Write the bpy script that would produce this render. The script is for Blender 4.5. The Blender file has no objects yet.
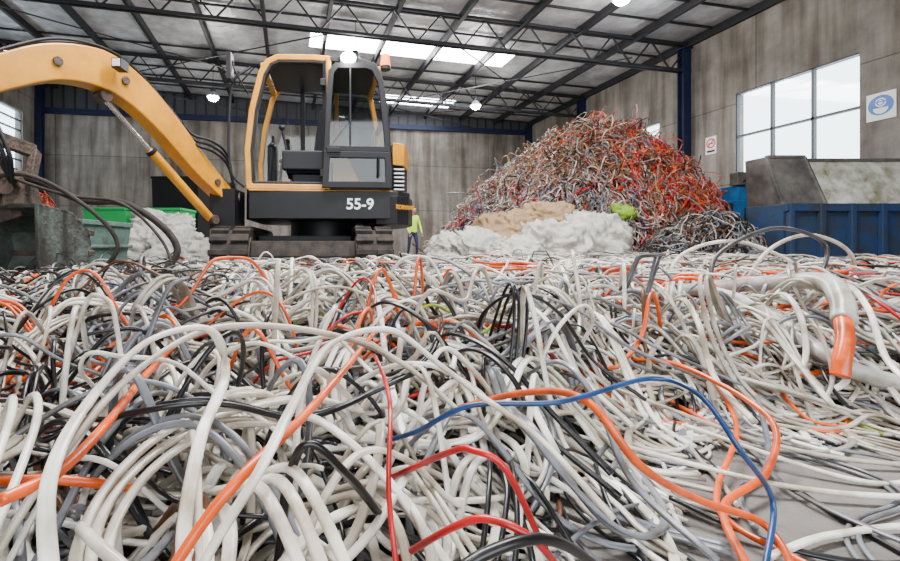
import bpy, math, random
import numpy as np
from mathutils import Vector, Matrix, noise
random.seed(7); rng=np.random.default_rng(11)
scene=bpy.context.scene
YAW=math.radians(10)
SITE=[]   # objects laid out relative to the photographer, later turned to the building axes

# ------------------------------------------------------------------ materials
def mat(name,col,rough=0.5,metal=0.0,var=0.0,vscale=4.0,bump=0.0,bscale=30.0,col2=None,emis=None,estr=0,coat=0,spec=.5):
    m=bpy.data.materials.new(name); m.use_nodes=True
    nt=m.node_tree; b=nt.nodes['Principled BSDF']
    b.inputs['Base Color'].default_value=(*col,1); b.inputs['Roughness'].default_value=rough
    b.inputs['Metallic'].default_value=metal; b.inputs['Specular IOR Level'].default_value=spec
    if coat: b.inputs['Coat Weight'].default_value=coat
    if emis:
        b.inputs['Emission Color'].default_value=(*emis,1); b.inputs['Emission Strength'].default_value=estr
    if var>0 or col2:
        tc=nt.nodes.new('ShaderNodeTexCoord'); n=nt.nodes.new('ShaderNodeTexNoise')
        n.inputs['Scale'].default_value=vscale; n.inputs['Detail'].default_value=8; n.inputs['Roughness'].default_value=.65
        nt.links.new(tc.outputs['Object'],n.inputs['Vector'])
        r=nt.nodes.new('ShaderNodeValToRGB')
        c2=col2 if col2 else tuple(c*(1-var) for c in col)
        r.color_ramp.elements[0].position=.35; r.color_ramp.elements[1].position=.65
        r.color_ramp.elements[0].color=(*c2,1); r.color_ramp.elements[1].color=(*col,1)
        nt.links.new(n.outputs['Fac'],r.inputs['Fac']); nt.links.new(r.outputs['Color'],b.inputs['Base Color'])
    if bump>0:
        tc=nt.nodes.new('ShaderNodeTexCoord'); n=nt.nodes.new('ShaderNodeTexNoise'); n.inputs['Scale'].default_value=bscale
        n.inputs['Detail'].default_value=5
        nt.links.new(tc.outputs['Object'],n.inputs['Vector'])
        bp=nt.nodes.new('ShaderNodeBump'); bp.inputs['Strength'].default_value=bump; bp.inputs['Distance'].default_value=.05
        nt.links.new(n.outputs['Fac'],bp.inputs['Height']); nt.links.new(bp.outputs['Normal'],b.inputs['Normal'])
    return m

def wall_mat(name,vertical_axis_swap):
    m=mat(name,(.33,.30,.265),.9,var=.5,vscale=.8,bump=.3,bscale=25)
    nt=m.node_tree; b=nt.nodes['Principled BSDF']
    src=b.inputs['Base Color'].links[0].from_socket
    tc=nt.nodes.new('ShaderNodeTexCoord'); sx=nt.nodes.new('ShaderNodeSeparateXYZ'); cx=nt.nodes.new('ShaderNodeCombineXYZ')
    nt.links.new(tc.outputs['Object'],sx.inputs[0])
    nt.links.new(sx.outputs['Y' if vertical_axis_swap else 'X'],cx.inputs[0]); nt.links.new(sx.outputs['Z'],cx.inputs[1])
    br=nt.nodes.new('ShaderNodeTexBrick'); br.offset=0.0
    br.inputs['Scale'].default_value=1; br.inputs['Brick Width'].default_value=4.4; br.inputs['Row Height'].default_value=1.95
    br.inputs['Mortar Size'].default_value=.014; br.inputs['Color1'].default_value=(1,1,1,1); br.inputs['Color2'].default_value=(.85,.85,.85,1)
    br.inputs['Mortar'].default_value=(.5,.48,.45,1)
    nt.links.new(cx.outputs[0],br.inputs['Vector'])
    mp=nt.nodes.new('ShaderNodeMapping'); mp.inputs['Scale'].default_value=(3.0,.25,1)
    nt.links.new(cx.outputs[0],mp.inputs[0]); ns=nt.nodes.new('ShaderNodeTexNoise'); ns.inputs['Scale'].default_value=1.2; ns.inputs['Detail'].default_value=6
    nt.links.new(mp.outputs[0],ns.inputs['Vector'])
    rr=nt.nodes.new('ShaderNodeValToRGB'); rr.color_ramp.elements[0].position=.37; rr.color_ramp.elements[0].color=(.48,.45,.41,1); rr.color_ramp.elements[1].position=.6
    nt.links.new(ns.outputs['Fac'],rr.inputs['Fac'])
    mx=nt.nodes.new('ShaderNodeMixRGB'); mx.blend_type='MULTIPLY'; mx.inputs[0].default_value=1
    nt.links.new(src,mx.inputs[1]); nt.links.new(br.outputs['Color'],mx.inputs[2])
    mx2=nt.nodes.new('ShaderNodeMixRGB'); mx2.blend_type='MULTIPLY'; mx2.inputs[0].default_value=1
    nt.links.new(mx.outputs[0],mx2.inputs[1]); nt.links.new(rr.outputs['Color'],mx2.inputs[2])
    nt.links.new(mx2.outputs[0],b.inputs['Base Color'])
    return m

M={}
M['wallx']=wall_mat('concrete_wall_x',False); M['wally']=wall_mat('concrete_wall_y',True)
M['floor']=mat('concrete_floor',(.24,.22,.20),.85,col2=(.11,.10,.09),vscale=1.8,bump=.15,bscale=60,spec=.25)
M['roof']=mat('foil_roof_lining',(.85,.85,.87),.4,metal=.3,col2=(.5,.5,.53),vscale=2.4,bump=1.0,bscale=3.0)
M['steel']=mat('dark_steel',(.016,.017,.022),.6,metal=.2)
M['navy']=mat('navy_paint',(.009,.016,.055),.6,var=.4,vscale=6,spec=.3)
M['gable']=mat('gable_sheet',(.045,.047,.055),.7)
M['frame']=mat('aluminium_frame',(.4,.41,.43),.4,metal=.5)
M['wframe']=mat('window_frame',(.07,.075,.08),.5)
M['sky']=mat('skylight_sheet',(.9,.92,.95),.5,emis=(.97,.99,1),estr=26)
M['lamp']=mat('lamp_glow',(1,1,1),.5,emis=(1,.98,.93),estr=140)
M['beacon']=mat('beacon_amber',(1,.16,.005),.3,emis=(1,.13,.0),estr=3)
M['white']=mat('white_paint',(.8,.8,.8),.5)
M['sblue']=mat('sign_blue',(.02,.14,.5),.4)
M['sred']=mat('sign_red',(.65,.03,.03),.4)
M['black']=mat('black_plastic',(.006,.006,.008),.5,spec=.3)
M['rubber']=mat('rubber',(.012,.011,.01),.8,col2=(.045,.035,.028),vscale=9,spec=.25)
M['yellow']=mat('machine_yellow',(.62,.255,.004),.38,var=.3,vscale=5,coat=.15)
M['body']=mat('machine_black',(.006,.006,.008),.5,var=.4,vscale=7,spec=.3)
M['seat']=mat('seat_cloth',(.014,.014,.018),.85,spec=.2)
M['chrome']=mat('chrome_rod',(.7,.7,.7),.2,metal=1)
M['rust']=mat('worn_steel',(.10,.065,.045),.65,metal=.3,col2=(.025,.02,.018),vscale=8,bump=.3,bscale=40)
M['bucket']=mat('bucket_steel',(.10,.125,.11),.6,metal=.3,col2=(.035,.03,.025),vscale=7,bump=.3,bscale=30)
M['greenbin']=mat('green_grey_bin',(.09,.19,.155),.6,col2=(.05,.07,.06),vscale=5,bump=.2)
M['blue']=mat('skip_blue',(.008,.035,.10),.6,col2=(.022,.027,.037),vscale=4,bump=.1,spec=.3)
M['blue2']=mat('press_blue',(.01,.15,.40),.5,var=.5,vscale=4)
M['sheet']=mat('sheet_steel',(.2,.19,.175),.5,metal=.4,col2=(.07,.062,.055),vscale=3)
M['stain']=mat('mossy_sheet',(.66,.66,.60),.5,col2=(.15,.14,.06),vscale=3.2)
M['bag']=mat('woven_bag',(.60,.57,.51),.7,var=.45,vscale=3.5,bump=.5,bscale=12)
M['bagt']=mat('tan_bag',(.40,.26,.14),.85,var=.4,vscale=3.5,bump=.5,bscale=12)
M['green']=mat('green_tub',(.01,.36,.09),.5)
M['hivis']=mat('hivis_cloth',(.5,.8,.03),.7)
M['navycloth']=mat('navy_cloth',(.02,.025,.06),.85)
M['skin']=mat('skin',(.5,.28,.18),.55)
M['hair']=mat('hair',(.03,.02,.015),.7)
M['limebag']=mat('lime_net',(.3,.52,.03),.6,var=.5,vscale=12)
def glass(name,tint,gf):
    g=bpy.data.materials.new(name); g.use_nodes=True; nt=g.node_tree; nt.nodes.clear()
    o=nt.nodes.new('ShaderNodeOutputMaterial'); mx=nt.nodes.new('ShaderNodeMixShader'); t=nt.nodes.new('ShaderNodeBsdfTransparent'); gl=nt.nodes.new('ShaderNodeBsdfGlossy')
    t.inputs[0].default_value=tint; gl.inputs['Roughness'].default_value=.04; mx.inputs[0].default_value=gf
    nt.links.new(t.outputs[0],mx.inputs[1]); nt.links.new(gl.outputs[0],mx.inputs[2]); nt.links.new(mx.outputs[0],o.inputs[0]); M[name]=g
glass('glass',(.9,.95,.97,1),.05); glass('tint',(.42,.5,.5,1),.06)
cm=bpy.data.materials.new('cable_sheath'); cm.use_nodes=True; nt=cm.node_tree; b=nt.nodes['Principled BSDF']
a=nt.nodes.new('ShaderNodeAttribute'); a.attribute_name='sheath'
tc=nt.nodes.new('ShaderNodeTexCoord'); n=nt.nodes.new('ShaderNodeTexNoise'); n.inputs['Scale'].default_value=16; n.inputs['Detail'].default_value=6
nt.links.new(tc.outputs['Object'],n.inputs['Vector'])
r=nt.nodes.new('ShaderNodeValToRGB'); r.color_ramp.elements[0].position=.34; r.color_ramp.elements[0].color=(.36,.30,.22,1); r.color_ramp.elements[1].position=.58
nt.links.new(n.outputs['Fac'],r.inputs['Fac'])
mm=nt.nodes.new('ShaderNodeMixRGB'); mm.blend_type='MULTIPLY'; mm.inputs[0].default_value=.85
nt.links.new(a.outputs['Color'],mm.inputs[1]); nt.links.new(r.outputs['Color'],mm.inputs[2]); nt.links.new(mm.outputs[0],b.inputs['Base Color'])
b.inputs['Roughness'].default_value=.28; b.inputs['Specular IOR Level'].default_value=.5; M['cable']=cm

# ------------------------------------------------------------------ mesh builder
def catmull(pts,n=8):
    P=[Vector(p) for p in pts]; P=[P[0]*2-P[1]]+P+[P[-1]*2-P[-2]]; out=[]
    for i in range(1,len(P)-2):
        for k in range(n):
            t=k/n; p0,p1,p2,p3=P[i-1:i+3]
            out.append(.5*((2*p1)+(p2-p0)*t+(2*p0-5*p1+4*p2-p3)*t*t+(3*p1-p0-3*p2+p3)*t**3))
    out.append(P[-2]); return out
class MB:
    def __init__(s): s.v=[];s.f=[];s.m=[];s.mats=[];s.sm=[];s.X=Matrix.Identity(4)
    def mi(s,k):
        if k not in s.mats: s.mats.append(k)
        return s.mats.index(k)
    def add(s,vs,fs,k,smooth=False):
        o=len(s.v); s.v+= [tuple(s.X@Vector(v)) for v in vs]; mi=s.mi(k)
        for f in fs: s.f.append(tuple(i+o for i in f)); s.m.append(mi); s.sm.append(smooth)
    def box(s,lo,hi,k):
        x0,y0,z0=lo;x1,y1,z1=hi
        s.add([(x0,y0,z0),(x1,y0,z0),(x1,y1,z0),(x0,y1,z0),(x0,y0,z1),(x1,y0,z1),(x1,y1,z1),(x0,y1,z1)],
              [(0,3,2,1),(4,5,6,7),(0,1,5,4),(1,2,6,5),(2,3,7,6),(3,0,4,7)],k)
    def beam(s,p,q,w,h,k):
        p=Vector(p);q=Vector(q);d=(q-p).normalized(); up=Vector((0,0,1)) if abs(d.z)<.95 else Vector((0,1,0))
        a=d.cross(up).normalized()*w/2; b=a.cross(d).normalized()*h/2
        s.add([p-a-b,p+a-b,p+a+b,p-a+b,q-a-b,q+a-b,q+a+b,q-a+b],[(0,3,2,1),(4,5,6,7),(0,1,5,4),(1,2,6,5),(2,3,7,6),(3,0,4,7)],k)
    def cyl(s,p,q,r,k,r2=None,seg=14):
        s.tube([p,q],r,k,seg,r2)
    def tube(s,pts,r,k,seg=10,r2=None):
        P=[Vector(p) for p in pts]; n=len(P); vs=[];prev=None
        for i,p in enumerate(P):
            d=(P[min(i+1,n-1)]-P[max(i-1,0)]).normalized()
            if prev is None: a=d.orthogonal().normalized()
            else: a=(prev-d*prev.dot(d)).normalized()
            prev=a; b=d.cross(a); rr=r if r2 is None else r+(r2-r)*i/(n-1)
            for j in range(seg):
                t=2*math.pi*j/seg; vs.append(p+a*math.cos(t)*rr+b*math.sin(t)*rr)
        fs=[(i*seg+j,i*seg+(j+1)%seg,(i+1)*seg+(j+1)%seg,(i+1)*seg+j) for i in range(n-1) for j in range(seg)]
        s.add(vs,fs,k,True)
        s.add(vs[:seg],[tuple(range(seg))[::-1]],k); s.add(vs[-seg:],[tuple(range(seg))],k)
    def prism(s,poly,y0,y1,k,ax='y'):
        n=len(poly)
        def P(a,b,c): return (a,c,b) if ax=='y' else ((c,a,b) if ax=='x' else (a,b,c))
        vs=[P(a,b,y0) for a,b in poly]+[P(a,b,y1) for a,b in poly]
        s.add(vs,[tuple(range(n)),tuple(range(2*n-1,n-1,-1))]+[(i,i+n,(i+1)%n+n,(i+1)%n) for i in range(n)],k)
    def ring(s,out,inn,y0,y1,k):
        n=len(out); vs=[(a,y0,b) for a,b in out]+[(a,y0,b) for a,b in inn]+[(a,y1,b) for a,b in out]+[(a,y1,b) for a,b in inn]
        fs=[]
        for i in range(n):
            j=(i+1)%n
            fs+=[(i,j,n+j,n+i),(2*n+i,3*n+i,3*n+j,2*n+j),(i,2*n+i,2*n+j,j),(n+i,n+j,3*n+j,3*n+i)]
        s.add(vs,fs,k)
    def ball(s,c,r,k,sc=(1,1,1),seg=16,rings=10):
        vs=[];fs=[]
        for i in range(rings+1):
            th=math.pi*i/rings
            for j in range(seg):
                ph=2*math.pi*j/seg
                vs.append((c[0]+r*sc[0]*math.sin(th)*math.cos(ph),c[1]+r*sc[1]*math.sin(th)*math.sin(ph),c[2]+r*sc[2]*math.cos(th)))
        for i in range(rings):
            for j in range(seg): fs.append((i*seg+j,(i+1)*seg+j,(i+1)*seg+(j+1)%seg,i*seg+(j+1)%seg))
        s.add(vs,fs,k,True)
    def obj(s,name,parent=None,bevel=0,site=False):
        me=bpy.data.meshes.new(name); me.from_pydata(s.v,[],s.f)
        for k in s.mats: me.materials.append(M[k])
        me.polygons.foreach_set('material_index',s.m); me.polygons.foreach_set('use_smooth',s.sm); me.update()
        o=bpy.data.objects.new(name,me); scene.collection.objects.link(o)
        if bevel:
            bv=o.modifiers.new('bevel','BEVEL'); bv.width=bevel; bv.segments=2; bv.limit_method='ANGLE'; bv.angle_limit=math.radians(40)
        if parent:
            o.parent=parent; o.matrix_parent_inverse=parent.matrix_basis.inverted()
        elif site: SITE.append(o)
        return o
def empty(name,loc,site=True):
    e=bpy.data.objects.new(name,None); e.location=loc; scene.collection.objects.link(e); e.matrix_basis=Matrix.Translation(loc)
    if site: SITE.append(e)
    return e

# ------------------------------------------------------------------ building (axis aligned: u=x, v=y)
UL,UR,VF,VB=-9.35,10.75,-5.0,19.0
def roofz(u): return 6.05+.03*(UR-u)
mb=MB(); mb.box((UL-.3,VF-.3,-.2),(UR+.3,VB+.3,0),'floor'); mb.obj('floor')
mb=MB(); mb.box((UL-.3,VB,0),(UR+.3,VB+.25,5.6),'wallx'); mb.obj('wall_back')
mb=MB(); mb.box((UL,VB,5.6),(UR,VB+.2,6.9),'gable')
u=UL
while u<UR:
    mb.box((u,VB-.04,5.66),(u+.06,VB,6.6),'steel'); u+=.4
mb.box((UL,VB-.16,5.45),(UR,VB,5.65),'navy'); mb.obj('trim_1')
# unseen front wall added behind the photographer; roller-door opening sized to direct the daylight
mb=MB(); mb.box((UL-.3,VF-.25,0),(-3.5,VF,6.8),'wallx'); mb.box((5.5,VF-.25,0),(UR+.3,VF,6.8),'wallx'); mb.box((-3.5,VF-.25,4.6),(5.5,VF,6.8),'wallx'); mb.obj('wall_front')
def wall_side(name,x0,x1,wins):
    mb=MB(); v=VF
    for (a,b,z0,z1) in wins:
        mb.box((x0,v,0),(x1,a,6.7),'wally'); mb.box((x0,a,0),(x1,b,z0),'wally'); mb.box((x0,a,z1),(x1,b,6.7),'wally'); v=b
    mb.box((x0,v,0),(x1,VB,6.7),'wally'); return mb.obj(name)
RW=[(6.85,9.3,2.05,4.15),(11.6,13.3,2.1,4.1)]
wall_side('wall_right',UR,UR+.25,RW)
LW=[(12.5,17.9,2.4,5.2)]
wall_side('wall_left',UL-.25,UL,LW)
def window(name,x,a,b,z0,z1,nc,nr):
    mb=MB(); 
    for i in range(nc+1):
        v=a+(b-a)*i/nc; mb.box((x-.03,v-.025,z0),(x+.05,v+.025,z1),'wframe')
    for i in range(nr+1):
        z=z0+(z1-z0)*i/nr; mb.box((x-.03,a,z-.025),(x+.05,b,z+.025),'wframe')
    mb.box((x+.01,a,z0),(x+.018,b,z1),'glass')
    mb.box((x-.12,a-.08,z0-.06),(x+.02,b+.08,z0-.02),'frame')
    mb.obj(name)
window('window_1',UR+.06,6.85,9.3,2.05,4.15,3,2)
window('window_2',UR+.06,11.6,13.3,2.1,4.1,2,2)
window('window_3',UL-.1,12.5,17.9,2.4,5.2,4,8)
mb=MB()
def rq(u0,u1,v0,v1,k):
    mb.add([(u0,v0,roofz(u0)),(u1,v0,roofz(u1)),(u1,v1,roofz(u1)),(u0,v1,roofz(u0)),
            (u0,v0,roofz(u0)+.1),(u1,v0,roofz(u1)+.1),(u1,v1,roofz(u1)+.1),(u0,v1,roofz(u0)+.1)],
           [(0,1,2,3),(7,6,5,4),(0,4,5,1),(1,5,6,2),(2,6,7,3),(3,7,4,0)],k)
rq(UL,UR,VF,12.6,'roof'); rq(UL,.57,12.6,13.5,'roof'); rq(6.7,UR,12.6,13.5,'roof'); rq(.57,6.7,12.6,13.5,'sky')
rq(UL,UR,13.5,17.0,'roof'); rq(UL,3.6,17.0,18.1,'roof'); rq(6.5,UR,17.0,18.1,'roof'); rq(3.6,6.5,17.0,18.1,'sky'); rq(UL,UR,18.1,VB,'roof')
mb.obj('ceiling')
mb=MB(); u=UL+.6; 
while u<UR:
    mb.box((u-.045,VF+.1,roofz(u)-.22),(u+.045,VB,roofz(u)-.02),'steel'); u+=1.62
v=8.0
while v<VB:
    if abs(v-13.0)>.6: mb.beam((UL,v,roofz(UL)-.05),(UR,v,roofz(UR)-.05),.04,.05,'steel')
    v+=.9
mb.obj('roof_purlins')
for ti,v in enumerate((1.2,5.5,10.6,15.0)):
    mb=MB(); n=17; d=.72
    tz=lambda u: 5.9+.03*(UR-u)
    for off in (-.06,.06):
        mb.beam((UL,v+off,tz(UL)),(UR,v+off,tz(UR)),.05,.07,'steel'); mb.beam((UL,v+off,tz(UL)-d),(UR,v+off,tz(UR)-d),.05,.07,'steel')
    for i in range(n):
        a=UL+(UR-UL)*i/n; b=UL+(UR-UL)*(i+.5)/n; c=UL+(UR-UL)*(i+1)/n
        mb.beam((a,v,tz(a)),(b,v,tz(b)-d),.035,.035,'steel'); mb.beam((b,v,tz(b)-d),(c,v,tz(c)),.035,.035,'steel')
    mb.obj('roof_truss' if ti==0 else 'roof_truss.%03d'%ti)
mb=MB()
for a,b in (((-6,10.6),(1,15)),((1,10.6),(-6,15)),((4,10.6),(9,15)),((9,10.6),(4,15)),((-6,15),(0,19)),((2,15),(8,19)),((8,15),(2,19))):
    mb.beam((a[0],a[1],5.45),(b[0],b[1],5.45 if b[1]<19 else 5.7),.025,.025,'steel')
mb.obj('roof_bracing')
def column(name,x,y,h):
    mb=MB(); mb.box((x-.12,y-.1,0),(x+.12,y-.08,h),'navy'); mb.box((x-.12,y+.08,0),(x+.12,y+.1,h),'navy'); mb.box((x-.015,y-.08,0),(x+.015,y+.08,h),'navy')
    mb.box((x-.14,y-.15,0),(x+.14,y+.15,.03),'navy'); mb.box((x-.14,y-.15,h-.03),(x+.14,y+.15,h),'navy'); mb.obj(name)
i=0
for x in (UR-.15,UL+.15):
    for y in (5.5,10.6,15.0,18.7):
        column('steel_column' if i==0 else 'steel_column.%03d'%i,x,y,roofz(x)-.25); i+=1
for x in (-4.3,3.05):
    mb=MB(); mb.box((x-.09,VB-.16,0),(x+.09,VB-.01,5.44),'gable'); mb.box((x-.03,VB-.18,0),(x+.03,VB-.16,5.44),'gable'); mb.obj('wall_pilaster' if x<0 else 'wall_pilaster.001')
def disc(mb,x,cy,cz,r0,r1,k,seg=32,a0=0,a1=360):
    n=seg; vs=[];fs=[]
    for i in range(n+1):
        t=math.radians(a0+(a1-a0)*i/n); vs+= [(x,cy+r0*math.cos(t),cz+r0*math.sin(t)),(x,cy+r1*math.cos(t),cz+r1*math.sin(t))]
    for i in range(n): fs.append((2*i,2*i+1,2*i+3,2*i+2))
    mb.add(vs,fs,k)
mb=MB(); x=UR-.02; q=6.53; mb.box((x,q-.21,2.76),(x+.02,q+.21,3.26),'white'); disc(mb,x-.003,q,3.03,0,.185,'sblue')
disc(mb,x-.006,q,3.08,.0,.08,'white'); disc(mb,x-.006,q,2.98,0,.11,'white',a0=180,a1=360); disc(mb,x-.008,q,3.08,.04,.06,'sblue'); mb.box((x-.009,q-.09,3.08),(x-.007,q+.09,3.1),'sblue'); mb.obj('ppe_sign')
mb=MB(); mb.box((x,9.78,2.8),(x+.02,10.08,3.25),'white'); disc(mb,x-.003,9.93,3.08,.09,.13,'sred'); mb.beam((x-.004,9.84,3.17),(x-.004,10.02,2.99),.003,.03,'sred')
mb.box((x-.003,9.86,3.06),(x-.001,10.0,3.09),'black'); mb.box((x-.003,9.82,2.85),(x-.001,10.04,2.9),'black'); mb.obj('no_smoking_sign')

# ------------------------------------------------------------------ high bay lamps
lamps=[(-.35,11.7,5.15),(-4.85,14,5.0),(3.6,15.2,5.1),(5.4,9.6,5.65),(-3.5,3.2,5.2),(2.6,3.0,5.2),(0,-.5,5.3)]
c,s_=math.cos(YAW),math.sin(YAW)
for i,(x,y,z) in enumerate(lamps):
    e=empty('high_bay_lamp' if i==0 else 'high_bay_lamp.%03d'%i,(x,y,z))
    mb=MB(); mb.X=Matrix.Translation((x,y,z)); u=x*c+y*s_; top=roofz(u)-z-.02
    mb.cyl((0,0,.05),(0,0,.22),.2,'frame',r2=.07,seg=20); mb.cyl((0,0,.22),(0,0,min(.33,top)),.08,'steel')
    mb.cyl((0,0,.3),(0,0,top),.008,'steel',seg=6); mb.ball((0,0,.03),.15,'lamp',(1,1,.7))
    mb.obj('lamp_body',e)
    L=bpy.data.lights.new('lamp_light','POINT'); L.energy=130; L.shadow_soft_size=.15; L.color=(1,.96,.9)
    lo=bpy.data.objects.new('lamp_light',L); scene.collection.objects.link(lo); lo.location=(x,y,z-.3); lo.parent=e; lo.matrix_parent_inverse=e.matrix_basis.inverted()

# ------------------------------------------------------------------ excavator
EX=empty('excavator',(-.6,5.9,0))
U=Matrix.Translation((-.6,5.9,0))@Matrix.Rotation(math.radians(5),4,'Z')
def inset(poly,d):
    n=len(poly); out=[]
    for i in range(n):
        p0=Vector(poly[i-1]);p1=Vector(poly[i]);p2=Vector(poly[(i+1)%n])
        d1=(p1-p0).normalized(); d2=(p2-p1).normalized(); n1=Vector((d1.y,-d1.x)); n2=Vector((d2.y,-d2.x))
        nn=(n1+n2).normalized(); k=d/max(.4,nn.dot(n1)); out.append(tuple(p1+nn*k))
    return out
op=[(-.83,1.06),(-.85,1.5),(-.80,1.95),(-.70,2.36),(-.62,2.5),(-.5,2.56),(-.1,2.57),(.1,2.56),(.1,1.8),(.1,1.06)]
rp=[(.02,1.06),(.02,1.8),(.02,2.56),(.4,2.55),(.6,2.5),(.67,2.38),(.74,2.0),(.78,1.5),(.8,1.06)]
mb=MB(); mb.X=U
mb.ring(op,inset(op,.065),-.9,-.83,'yellow'); mb.ring(rp,inset(rp,.06),-.9,-.83,'black')
mb.ring(op,inset(op,.065),.06,.12,'yellow'); mb.ring(rp,inset(rp,.06),.06,.12,'yellow')
opi=inset(op,.06); mb.ring(opi,inset(opi,.035),-.89,-.8,'black')
mb.prism([(a,b) for a,b in [(-.62,2.46),(-.5,2.53),(-.1,2.55),(.4,2.54),(.6,2.49),(.6,2.45),(-.1,2.47)]],-.84,.07,'black')
mb.box((-.45,-.75,2.56),(.5,-.02,2.6),'body')
for p in ((-.81,1.1),(-.65,2.44),(.76,1.1),(.63,2.44),(.72,1.95)):
    mb.beam((p[0],-.88,p[1]),(p[0],.1,p[1]),.06,.06,'yellow' if p[1]>2.3 else 'black')
mb.box((-.83,-.88,1.02),(.8,.1,1.1),'body')
mb.box((.05,.03,1.1),(.75,.06,1.5),'black'); mb.box((.7,-.82,1.1),(.74,.05,1.6),'black')
mb.box((.15,.05,1.7),(.2,.08,2.5),'yellow'); mb.box((-.3,.05,1.1),(-.24,.09,2.5),'black')
mb.obj('cab_frame',EX,bevel=.012)
mb=MB(); mb.X=U
def zz(poly,y,k='glass'): mb.add([(a,y,b) for a,b in poly],[tuple(range(len(poly)))],k)
zz(inset(op,.07),.09); zz(inset(rp,.07),.09,'tint')
mb.add([(-.82,-.85,1.1),(-.82,.08,1.1),(-.7,.08,2.4),(-.7,-.85,2.4)],[(0,1,2,3)],'glass')
mb.obj('cab_glass',EX)
dr=[(.0,1.08),(.02,1.5),(.05,2.1),(.07,2.36),(.14,2.45),(.5,2.46),(.6,2.42),(.68,2.25),(.74,1.7),(.77,1.3),(.77,1.08)]
def clipz(poly,z0,z1): 
    def cl(poly,z,keep):
        o=[]
        for i in range(len(poly)):
            a=poly[i];b=poly[(i+1)%len(poly)]
            ia=keep(a[1]);ib=keep(b[1])
            if ia:o.append(a)
            if ia!=ib:
                t=(z-a[1])/(b[1]-a[1]); o.append((a[0]+(b[0]-a[0])*t,z))
        return o
    return cl(cl(poly,z0,lambda q:q>=z0),z1,lambda q:q<=z1)
mb=MB(); mb.X=U
up=clipz(dr,1.48,2.6); lo=clipz(dr,1.0,1.48)
mb.ring(up,inset(up,.06),-.99,-.94,'black'); mb.ring(lo,inset(lo,.07),-.99,-.94,'black')
upi=inset(up,.058); loi=inset(lo,.068)
mb.add([(a,-.965,b) for a,b in upi],[tuple(range(len(upi)))],'tint'); mb.add([(a,-.965,b) for a,b in loi],[tuple(range(len(loi)))],'tint')
mb.box((.3,-.985,1.54),(.32,-.945,2.42),'black')
mb.box((.05,-1.01,1.46),(.2,-.98,1.52),'body'); mb.cyl((.62,-1.03,1.2),(.62,-1.03,1.42),.012,'black'); 
for z in (1.2,2.2): mb.box((-.02,-.97,z),(.04,-.88,z+.08),'black')
mb.prism([(.12,1.14),(.12,1.44),(.3,1.4),(.42,1.14)],-.915,-.905,'yellow')
mb.obj('cab_door',EX,bevel=.008)
mb=MB(); mb.X=U
mb.box((-.35,-.65,1.1),(.2,-.15,1.28),'black'); mb.box((-.42,-.68,1.28),(.15,-.12,1.42),'seat')
mb.prism([(-.12,1.38),(.03,1.36),(.12,2.0),(.04,2.06),(-.04,2.0)],-.66,-.14,'seat'); mb.prism([(.03,2.08),(.1,2.06),(.14,2.24),(.08,2.26)],-.52,-.28,'seat')
for y in (-.76,-.08): mb.box((-.45,y-.05,1.3),(.1,y+.05,1.52),'black'); mb.cyl((-.4,y,1.52),(-.45,y,1.75),.015,'black'); mb.ball((-.455,y,1.78),.035,'black')
for y in (-.5,-.36): mb.cyl((-.65,y,1.1),(-.6,y,1.62),.014,'black'); mb.ball((-.6,y,1.64),.03,'black'); mb.box((-.76,y-.05,1.12),(-.6,y+.05,1.15),'rubber')
mb.box((-.72,-.02,1.1),(-.6,.05,1.75),'black'); mb.box((-.66,-.1,1.68),(-.62,.05,1.85),'black')
mb.box((.3,-.8,1.1),(.7,0,1.55),'black')
mb.obj('cab_interior',EX,bevel=.015)
mb=MB(); mb.X=U
sk=[(-.86,-.7),(-.8,-.9),(.85,-.95),(1.0,-.8),(1.08,-.4),(1.1,0),(1.08,.4),(1.0,.8),(.85,.9),(-.6,.9),(-.86,.6)]
mb.prism(sk,.74,1.05,'body','z')
cw=[(.83,-.97),(.98,-.85),(1.1,-.45),(1.13,0),(1.1,.45),(.98,.85),(.83,.95),(.6,.9),(.6,-.9)]
mb.prism(cw,.68,1.0,'body','z')
ec=[(.79,-.93),(.93,-.86),(1.05,-.45),(1.08,0),(1.05,.45),(.93,.85),(.7,.9),(-.3,.9),(-.3,.16),(.79,.16)]
mb.prism(ec,1.35,1.6,'yellow','z'); mb.prism([(a*.985,b*.985) for a,b in ec],1.0,1.36,'body','z')
for k in range(6): mb.box((.8,-.945,1.06+k*.045),(.92,-.9,1.08+k*.045),'frame')
mb.box((-.86,-.6,.9),(-.8,.7,1.1),'body')
mb.box((-.8,-.915,1.045),(.8,-.88,1.06),'yellow')
mb.prism([(-.3,1.05),(-.3,1.5),(-.6,1.3),(-.85,1.1),(-.85,1.05)],.2,.9,'yellow')
mb.cyl((.0,0,.55),(0,0,.76),.42,'body',seg=30)
mb.obj('upper_house',EX,bevel=.02)
mb=MB(); mb.X=U
mb.tube(catmull([(-.84,-.92,1.08),(-.98,-.96,1.25),(-1.0,-.96,1.7),(-.96,-.95,2.2),(-.78,-.9,2.4)]),.014,'black')
mb.tube(catmull([(-.8,-.9,2.1),(-.92,-1.0,2.3),(-.95,-1.02,2.42)]),.01,'black'); mb.box((-1.0,-1.1,2.2),(-.95,-.96,2.48),'black')
mb.tube(catmull([(-.86,.4,1.1),(-1.0,.4,1.5),(-1.0,.4,1.95)]),.014,'black'); mb.box((-1.03,.3,1.9),(-.98,.48,2.2),'black')
mb.cyl((.6,-.8,2.44),(.72,-.8,2.5),.02,'black'); mb.cyl((.72,-.8,2.46),(.72,-.8,2.5),.06,'black'); mb.cyl((.72,-.8,2.5),(.72,-.8,2.63),.06,'beacon',r2=.045)
mb.box((.2,-.95,2.46),(.38,-.86,2.58),'black'); mb.ball((.29,-.955,2.52),.065,'lamp',(1.3,.4,1))
mb.obj('rails_mirrors_beacon',EX)
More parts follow.
